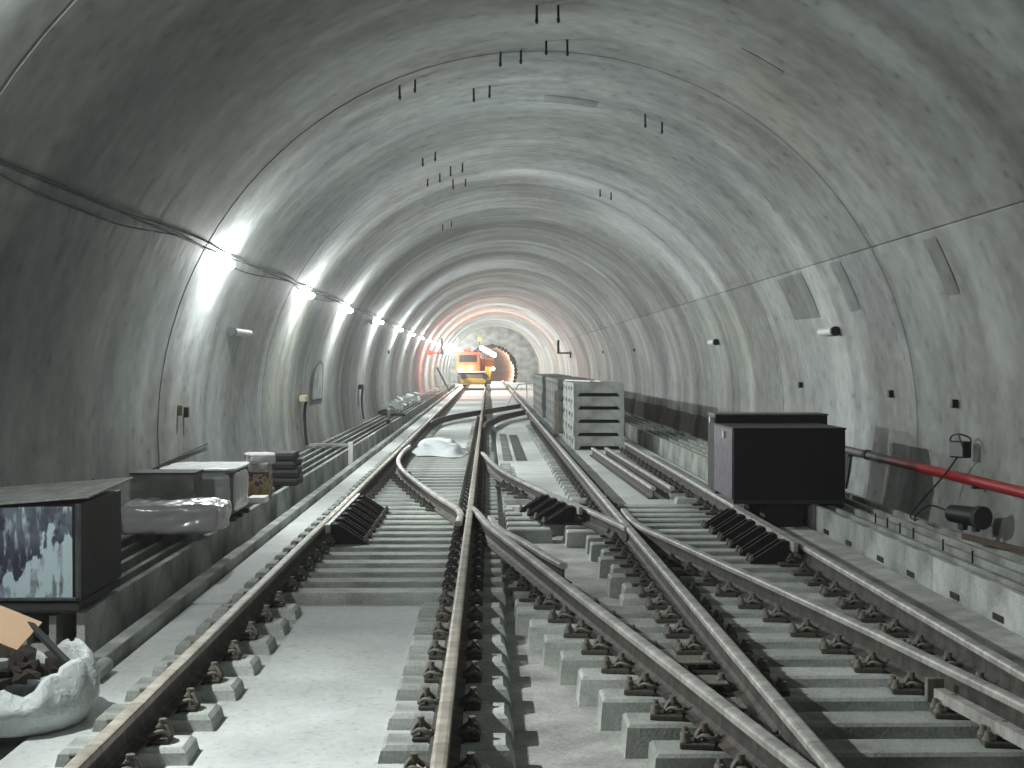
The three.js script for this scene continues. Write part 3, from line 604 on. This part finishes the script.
// ---------------------------------------------------------------- things on the left trough
const paint = fbm(512, 512, 5, 4, 6, 61), paint2 = fbm(512, 512, 30, 5, 4, 62);
M.paintSmear = std({ map: dataTex(512, 512, (i, x, y) => { const u = x / 512, v = y / 512; const e = (paint[i] - .5), lower = sm(-.05, .05, (u - .45) * .9 + (.22 - v) * 1.0 + e * 1.1 + (paint2[i] - .5) * .35) * sm(.30, .42, u + e * .5); const left = sm(.10, -.04, Math.abs(v - .22) - .12 + e * .9) * sm(.42, .2, u + e * .6) * .8; const veil = sm(.35, .6, paint[(i + 9000) % (512 * 512)]) * sm(.35, .8, v) * .28, streak = sm(.52, .75, paint2[i]) * .4; const k = Math.min(1, (lower * (.55 + .9 * sm(.3, .7, paint2[i])) + left + veil + streak) * (.6 + .8 * sm(.25, .6, paint[(i + 40000) % (512 * 512)]))); return [.25 + k * .56, .26 + k * .62, .31 + k * .60]; }), roughness: .35, metalness: .2 });
{
  const t = thing('crate', 'sheet-metal crate with whitish paint smears on the trough, lid sprung at a corner', 'crate', P(-2.69, .345, 8.8));
  part('body', join([box(.8, .64, .98, -.4, .32, -.5, .006)]), std({ map: rep(rustTex, .7), color: 0x8d9090, roughness: .55, metalness: .3 }), t);
  const fp = new THREE.PlaneGeometry(.74, .6); fp.translate(-.42, .32, .0); const front = new RoundedBoxGeometry(.74, .6, .012, 1, .003); front.translate(-.42, .32, -.006);
  { const p = front.attributes.position, uv = new Float32Array(p.count * 2); for (let i = 0; i < p.count; i++) { uv[i * 2] = (p.getX(i) + .79) / .74; uv[i * 2 + 1] = (p.getY(i) - .02) / .6; } front.setAttribute('uv', new THREE.BufferAttribute(uv, 2)); }
  part('front_panel', front, M.paintSmear, t);
  part('corner_post', box(.03, .64, .03, -.012, .32, -.002, .003), M.steel, t);
  part('front_rail', box(.8, .02, .03, -.4, .012, -.002, .003), M.steel, t);
  const sk = box(.8, .06, .98, -.41, -.04, -.5, .005); part('skid', sk, M.darkGrey, t);
  const lid = box(.98, .014, 1.1, -.42, .0, -.52, .003); part('lid', lid, M.sheet, t, new THREE.Vector3(.0, .682, .0), [.03, 0, .075]);
  part('sticker', box(.06, .3, .004, -.79, .23, .004, 0), std({ color: 0xd98a2b }), t); 
  single('plank', box(.9, .025, .25, -3.12, .268, -8.98, .004), std({ map: rep(dustTex, .6), color: 0xb0a898 }), 'thin grey plank laid across the trough walls under the sheet-metal crate', 'plank');
}
M.film = new THREE.MeshPhysicalMaterial({ color: 0xdcd8dc, roughness: .22, clearcoat: .8, clearcoatRoughness: .15, transmission: .35, thickness: 0 });
M.filmDull = new THREE.MeshPhysicalMaterial({ color: 0xc9cbcc, roughness: .3, clearcoat: .5, transmission: .3, thickness: 0 });
function wrinkled(w, h, d, seed, amp, seg = 26) {          // a wrapped bundle: rounded, creased box
  const g0 = new THREE.BoxGeometry(w, h, d, seg, Math.ceil(seg * .7), seg); const g = mergeVertices((g0.deleteAttribute('uv'), g0.deleteAttribute('normal'), g0)); const r = rng(seed), p = g.attributes.position;
  const ph = Array.from({ length: 9 }, () => [r() * 40 - 20, r() * 40 - 20, r() * 40 - 20, r() * 6.28]);
  for (let i = 0; i < p.count; i++) {
    let x = p.getX(i), y = p.getY(i), z = p.getZ(i); const q = new THREE.Vector3(x / w * 2, y / h * 2, z / d * 2), e = Math.pow(Math.abs(q.x) ** 8 + Math.abs(q.y) ** 8 + Math.abs(q.z) ** 8, 1 / 8) / Math.max(Math.abs(q.x), Math.abs(q.y), Math.abs(q.z));
    let s = 0; ph.forEach(([a, b, c, f], k) => { const m = .6 + k * .25; s += (Math.abs(Math.sin(a * x * m * .6 + b * y * m + c * z * m + f)) - .6) / (1 + k * .6); }); s *= amp * .42;
    const n = new THREE.Vector3(Math.sign(x) * Math.pow(Math.abs(q.x), 6), Math.sign(y) * Math.pow(Math.abs(q.y), 6), Math.sign(z) * Math.pow(Math.abs(q.z), 6)).normalize();
    p.setXYZ(i, x / e + n.x * s, Math.max(-h / 2, y / e + n.y * s), z / e + n.z * s);
  }
  g.computeVertexNormals(); return boxUV(g);
}
{
  const t = thing('wrapped_pallet', 'square pallet load wrapped in white plastic film, topmost film shining', 'wrapped pallet', P(-3.05, .252, 14.4), 0);
  part('load', box(.76, .44, .92, 0, .29, 0, .01), std({ map: rep(concTex, .8), color: 0x8e9092 }), t); part('film', wrinkled(.8, .47, .98, 3, .02).translate(0, .295, 0), M.filmDull, t);
  part('top_sheet', wrinkled(.82, .03, 1.0, 5, .02).translate(0, .545, 0), new THREE.MeshPhysicalMaterial({ color: 0xf2f4f6, roughness: .35, clearcoat: .4 }), t);
  part('pallet_board', join([box(.8, .05, .1, 0, .026, -.4, .004), box(.8, .05, .1, 0, .026, 0, .004), box(.8, .05, .1, 0, .026, .4, .004)]), M.darkGrey, t);
  const u = thing('wrapped_bundle', 'low shiny bundle in clear plastic film in front of the wrapped pallet', 'wrapped bundle', P(-2.98, .33, 12.6), .05);
  part('contents', box(.82, .2, .62, 0, .12, 0, .03), std({ map: rep(concTex, .6), color: 0x99928f }), u); part('film', wrinkled(.9, .27, .72, 8, .05, 30).translate(0, .135, 0), M.film, u);
  part('film_tail', wrinkled(.10, .22, .5, 12, .05, 14).translate(.46, .14, 0), M.film, u);
  const v = thing('box', 'plain grey box standing between the wrapped bundle and the wall', 'box', P(-3.2, .252, 13.3), 0);
  part('body', box(.62, .56, .4, 0, .29, 0, .01), std({ map: rep(concTex, .9), color: 0xa4a69e }), v); part('lid', box(.64, .02, .42, 0, .575, 0, .004), M.darkGrey, v);
  const c = thing('marker_cone', 'black pointed cone standing by the wall behind the sheet-metal crate', 'cone', P(-3.34, .252, 11.3)); part('cone_body', cyl(.008, .075, .62, 0, .37, 0, 18), M.blackRubber, c); part('base', box(.26, .06, .26, 0, .03, 0, .01), M.blackRubber, c);
  const s0 = new THREE.BoxGeometry(1, 1, 1);
  // sacks and boxes behind
  const print = fbm(256, 256, 6, 6, 4, 91);
  const cardMat = std({ map: dataTex(256, 256, (i, x, y) => { const a = print[i]; if (a > .6) return [.34, .22, .36]; if (a < .40) return [.62, .44, .2]; return [.62, .58, .46]; }) });
  const b = thing('carton', 'colourful printed carton on the trough behind the wrapped pallet', 'carton', P(-2.86, .252, 16.6)); const bg = box(.3, .3, .34, 0, .15, 0, .012); bg.attributes.uv.array.forEach((q, i, A) => { A[i] = q * 3; }); part('box', bg, cardMat, b); part('tape', box(.305, .02, .06, 0, .295, 0, .003), M.white, b);
  const sackG = wrinkled(.32, .12, .4, 21, .04, 16);
  single('sack', sackG.clone().translate(0, .06, 0), std({ color: 0x8c8a86 }), 'grey paper sack lying on top of the printed carton', 'sack', 'sacks on the printed carton', P(-2.87, .565, 16.6)); single('sack', sackG.clone().translate(0, .06, 0), std({ color: 0xb6b2b4 }), 'pale sack topmost of the pile behind the wrapped pallet', 'sack', 'sacks on the printed carton', P(-2.85, .672, 16.62), [0, .4, 0]);
  for (let i = 0; i < 4; i++) { const q = thing('board_bundle', ['bottom', 'second', 'third', 'topmost'][i] + ' dark bundle of boards in the small stack behind the sacks', 'boards', P(-2.78 + rr(-.02, .02), .252 + i * .115, 18.3), rr(-.04, .04), 'dark bundles of boards'); for (let k = 0; k < 2; k++) part('board', box(.36 - i * .012, .045, .6, 0, .026 + k * .05, 0, .004), k ? M.darkGrey : M.black2, q); }
  single('timber_block', box(.2, .07, .3, -2.74, .288, -15.9, .006), M.white, 'pale timber offcut on the trough wall beside the printed carton', 'timber');
  // trough litter under the bundle
  const rl = rng(44); let k = 0;
  for (let i = 0; i < 7; i++) { const q = []; for (let j = 0; j < 10; j++) q.push(new THREE.Vector3((rl() - .5) * .16, (rl() - .5) * .1, (rl() - .5) * .3)); single('concrete_lump', boxUV(new ConvexGeometry(q)), M.trough, ORD[k++] + ' broken grey lump in the trough channels between crate and wrapped bundle', 'rubble', 'lumps in the trough', P(-2.82 - (i % 3) * .19, .09, 10.2 + i * .28)); }
  single('post', box(.09, .5, .05, -2.6, .17, -25.2, .006), M.white, 'short white upright post beside the trough wall', 'post'); single('cover_board', box(.85, .05, .25, -3.1, .29, -26.4, .006), M.trough, 'grey cover board laid across the open trough channels by the white post', 'board');
}
// pale steel strips and tubes lying in the trough beyond the boards
{ let k = 0; for (const x of [-2.82, -3.0, -3.2, -3.4]) single('conduit', (() => { const g = new THREE.CylinderGeometry(.035, .035, 24, 10); g.rotateX(Math.PI / 2); return boxUV(g); })(), M.steel, ORD[k++] + ' pale conduit tube lying in the trough channels, counted from the track', 'conduit', 'conduits in the trough', P(x, .115, 32.2)); }

// ---------------------------------------------------------------- rubbish sack in the corner
{
  const pos = [], idx = [], N = 56, rs = rng(71), K = 22;
  const prof = k => { const t = k / K; if (t < .2) return [.42 * Math.sin(t / .2 * Math.PI / 2), .0 + .04 * t]; if (t < .72) { const f = (t - .2) / .52; return [.42 + .07 * Math.sin(f * Math.PI) - .03 * f, .01 + f * .27]; } const f = (t - .72) / .28; return [.39 - f * .09, .28 - f * .17]; };
  const ph = [rs() * 6, rs() * 6, rs() * 6, rs() * 6];
  for (let k = 0; k <= K; k++) { const [r, y] = prof(k); for (let i = 0; i <= N; i++) { const a = i / N * Math.PI * 2, up = sm(.1, .28, y), f = 1 + .05 * Math.sin(3 * a + ph[0]) + up * (.05 * Math.sin(9 * a + ph[1] + y * 9) + .035 * Math.sin(17 * a + ph[2] - y * 20) + .02 * Math.sin(31 * a + ph[0] + y * 30)) + .012 * Math.sin(23 * a + y * 25); const lift = up * (.07 * Math.cos(a + .5) + .035 * Math.sin(5 * a + ph[3]) + .02 * Math.sin(13 * a)); pos.push(Math.cos(a) * r * f * 1.05, Math.max(0, y + lift), Math.sin(a) * r * f * .95); } }
  for (let k = 0; k < K; k++) for (let i = 0; i < N; i++) { const o = k * (N + 1) + i; idx.push(o, o + N + 1, o + 1, o + 1, o + N + 1, o + N + 2); }
  const g = new THREE.BufferGeometry(); g.setAttribute('position', new THREE.Float32BufferAttribute(pos, 3)); g.setIndex(idx); g.computeVertexNormals();
  const m = mergeVertices(g, .0005); m.computeVertexNormals();
  single('rubbish_sack', boxUV(m), new THREE.MeshPhysicalMaterial({ map: rep(sackTex, .5), bumpMap: rep(sackBump, .5), bumpScale: .008, roughness: .6, sheen: .3, side: THREE.DoubleSide }), 'open white woven sack full of rubble beside the trough end', 'sack', null, P(-2.58, .001, 7.15), [0, .3, 0]);
  const gs = []; for (let i = 0; i < 46; i++) { const q = [], s = .03 + rs() * .05; for (let j = 0; j < 9; j++) q.push(new THREE.Vector3((rs() - .5) * 2 * s, (rs() - .5) * 1.4 * s, (rs() - .5) * 2 * s)); const c = new ConvexGeometry(q), a = rs() * 6.28, r = Math.sqrt(rs()) * .3; c.translate(Math.cos(a) * r, .17 + rs() * .07 + (.3 - r) * .25, Math.sin(a) * r); gs.push(c); }
  tag(part('rubble', join(gs), std({ map: rep(rustTex, .3), color: 0xb0a8a0 }), scene, P(-2.58, .02, 7.15)), 'dark broken rubble filling the white sack', 'rubble', null, 'stuff');
  single('cardboard_sheet', box(.5, .008, .26, 0, 0, 0, .002), std({ color: 0xd8b596, roughness: .85 }), 'torn flat piece of brown cardboard lying on the rubble sack', 'cardboard', null, P(-2.80, .47, 7.5), [.45, -.25, -.28]);
  { const a = P(-2.63, .45, 7.6), b = P(-2.3, .27, 7.3), q = single('timber_lath', box(.035, .03, a.distanceTo(b), 0, 0, 0, .004), M.darkGrey, 'dark timber lath lying across the rim of the rubble sack', 'timber', null, a.clone().add(b).multiplyScalar(.5)); q.lookAt(b); }
  single('cup', cyl(.05, .04, .11, 0, .055, 0, 16), M.trough, 'grey plastic cup upright in the rubble sack', 'cup', null, P(-2.56, .25, 6.98));
}
// white plastic sheet on the slab
{
  const g0 = new THREE.PlaneGeometry(1.05, 4.2, 40, 60); g0.rotateX(-Math.PI / 2); const p = g0.attributes.position, r = rng(81), ph = Array.from({ length: 6 }, () => [r() * 14 - 7, r() * 7 - 3.5, r() * 6.28]);
  for (let i = 0; i < p.count; i++) { const x = p.getX(i), z = p.getZ(i); let s = 0; for (const [a, b, f] of ph) s += Math.abs(Math.sin(a * x + b * z + f)); const e = sm(.525, .3, Math.abs(x)) * sm(2.1, 1.2, Math.abs(z)); p.setXYZ(i, x * (1 + .14 * Math.sin(z * 2.3)) + z * .04, .012 + e * (.02 + .034 * s), z + .25 * Math.sin(x * 5)); }
  g0.computeVertexNormals(); single('plastic_sheet', boxUV(g0), new THREE.MeshPhysicalMaterial({ color: 0xdce4e6, roughness: .7, side: THREE.DoubleSide }), 'crumpled white plastic sheet lying between the rails beyond the long bearers', 'plastic sheet', null, P(-1.03, .08, 28.0));
  single('board', box(.2, .02, 9, .65, .011, -30.5, .003), std({ map: rep(concTex, 2), color: 0x70746c }), 'darker flat board lying on the slab beyond the upper diagonal rail', 'board'); single('board', box(.16, .02, 9.4, .38, .011, -30.7, .003), std({ map: rep(concTex, 2), color: 0xa8aca4 }), 'paler flat board lying on the slab next to the darker board', 'board');
}

// ---------------------------------------------------------------- works train
{
  const t = thing('works_train', 'orange works locomotive with yellow buffer beam and lit headlamps on the track', 'locomotive', P(-.95, .27, 92));
  const orange = std({ color: 0x8c4a30, roughness: .6 }), yellow = std({ color: 0x9c7a26, roughness: .6 }), grey = std({ color: 0x4b4a4c }), brown = std({ color: 0x7a4a30 });
  part('underframe', box(2.35, .85, 9, 0, .62, -4.6, .04), grey, t); part('buffer_beam', join([box(1.75, .3, .14, -.05, .42, .0, .02), box(1.4, .12, .1, -.05, .2, -.02, .02)]), yellow, t);
  part('cab', join([box(1.75, 1.35, 2.6, -.45, 1.72, -1.5, .08), box(.5, .25, .6, -.5, 2.5, -1.4, .06)]), orange, t); part('engine_cover', box(1.25, 1.0, 7, .75, 1.45, -4.4, .06), brown, t);
  part('cab_window', box(1.2, .5, .04, -.45, 1.95, -.19, .01), M.black, t); part('walkway', box(2.3, .06, 1.2, 0, 1.03, -.6, .01), M.white, t);
  for (const x of [-.75, .75]) part('buffer', (() => { const g = new THREE.CylinderGeometry(.2, .16, .35, 18); g.rotateX(Math.PI / 2); g.translate(x, .72, .1); return boxUV(g); })(), M.black, t);
  part('yellow_locker', box(.38, .95, .3, .95, .92, -.1, .03), yellow, t);
  for (const x of [-.75, .75]) for (const z of [-1.6, -6.8]) part('wheel', (() => { const g = new THREE.CylinderGeometry(.42, .42, .12, 24); g.rotateZ(Math.PI / 2); g.translate(x, .42, z); return boxUV(g); })(), M.black, t);
  const boom = new THREE.CapsuleGeometry(.16, 1.0, 6, 14); boom.rotateZ(1.05); boom.translate(.95, 2.45, -.9); part('work_light', boxUV(boom), M.glow, t); part('light_mast', box(.1, 1.2, .1, .7, 1.85, -1.1, .01), M.darkGrey, t);
  for (const [x, y] of [[-.95, 1.2], [-.28, 1.25], [1.3, 1.25]]) {
    part('headlamp', (() => { const g = new THREE.SphereGeometry(.13, 18, 12); g.translate(x, y, .06); return boxUV(g); })(), M.glowWarm, t);
    const l = new THREE.PointLight(0xffd2a0, 4, 0, 2); l.position.set(x, y, .1); l.castShadow = true; l.shadow.radius = 4; l.name = 'headlamp_light'; t.add(l);
  }
  const wl = new THREE.PointLight(0xffffff, 55, 0, 2); wl.position.set(.95, 2.45, -.9); wl.castShadow = true; wl.shadow.radius = 6; wl.name = 'work_light_source'; t.add(wl);
  part('beacon', cyl(.1, .12, .22, .35, 3.32, -1.4, 16), new THREE.MeshStandardMaterial({ color: 0xff9030, emissive: 0xff7a1c, emissiveIntensity: 9 }), t); part('beacon_mast', box(.06, 1.2, .06, .35, 2.65, -1.4, .008), M.darkGrey, t);
  const bl = new THREE.PointLight(0xff6a20, 42, 0, 2); bl.position.set(.35, 3.32, -1.4); bl.castShadow = true; bl.shadow.radius = 4; bl.name = 'beacon_light'; t.add(bl);
}
// red warning lamp on the wall, brackets and clutter down the tunnel
{
  const w = onWall(2.55, .2), t = thing('warning_lamp', 'red warning lamp on a bracket on the lamp-side wall short of the locomotive', 'lamp', P(w.xl, 2.5, 75));
  part('lens', (() => { const g = new THREE.SphereGeometry(.16, 16, 12); g.translate(.1, 0, 0); return boxUV(g); })(), new THREE.MeshStandardMaterial({ color: 0xff3020, emissive: 0xff2a18, emissiveIntensity: 5 }), t); part('arm', box(.75, .1, .1, .35, -.02, -.1, .01), M.darkGrey, t); part('post', box(.14, .9, .14, .75, .35, -.1, .01), M.black, t);
  const l = new THREE.PointLight(0xff3a28, 30, 0, 2); l.position.set(.1, 0, 0); l.castShadow = true; l.shadow.radius = 6; l.name = 'warning_light'; t.add(l);
  const u = thing('angle_bracket', 'dark angle bracket high on the wall above the concrete stacks', 'bracket', P(onWall(2.5, .3).xr, 2.4, 76)); part('post', box(.14, .75, .14, -.45, .45, 0, .01), M.black, u); part('arm', box(.8, .1, .1, -.1, .08, 0, .01), M.black, u); part('plate', box(.08, .4, .16, .25, 0, 0, .01), M.darkGrey, u);
  single('plank', box(.12, .04, 2.4, 0, 0, 0, .005), M.darkGrey, 'dark plank leaning on the lamp-side wall beside the locomotive', 'plank', null, P(-2.85, .75, 86), [.9, .4, 0]);
  const gs = [], r = rng(99); for (let i = 0; i < 60; i++) { const q = [], s = .06 + r() * .16; for (let j = 0; j < 9; j++) q.push(new THREE.Vector3((r() - .5) * 2 * s, (r() - .5) * 1.4 * s, (r() - .5) * 2 * s)); const c = new ConvexGeometry(q); c.translate(-2.9 - r() * .6, .3 + r() * .25, -44 - r() * 14); gs.push(c); }
  tag(part('rubble', join(gs), M.slab, scene), 'pale heap of broken concrete on the trough far along the lamp-side wall', 'rubble', null, 'stuff');
  single('hose', tube([P(-2.7, .32, 36), P(-2.75, .5, 37), P(-2.95, .55, 38.4), P(-3.2, .45, 39.2), P(-2.9, .35, 40.5), P(-2.62, .3, 41.4)], .05, 40, 8), M.blackRubber, 'black hose looped over the trough before the heap of broken concrete', 'hose');
}
// light in the bore beyond the headwall
{
  const t = thing('work_lamp', 'glowing work lamp inside the far bore behind the locomotive', 'lamp', P(-.9, 2.5, 137)); part('bulb', boxUV(new THREE.SphereGeometry(.15, 16, 12)), M.glowWarm, t); part('bracket', box(.06, .6, .06, 0, .42, 0, .01), M.darkGrey, t);
  const l = new THREE.PointLight(0xffd8c4, 420, 0, 2); l.castShadow = true; l.shadow.radius = 6; l.name = 'lamp_light'; t.add(l);
}
shade(scene);
renderer.render(scene, camera);
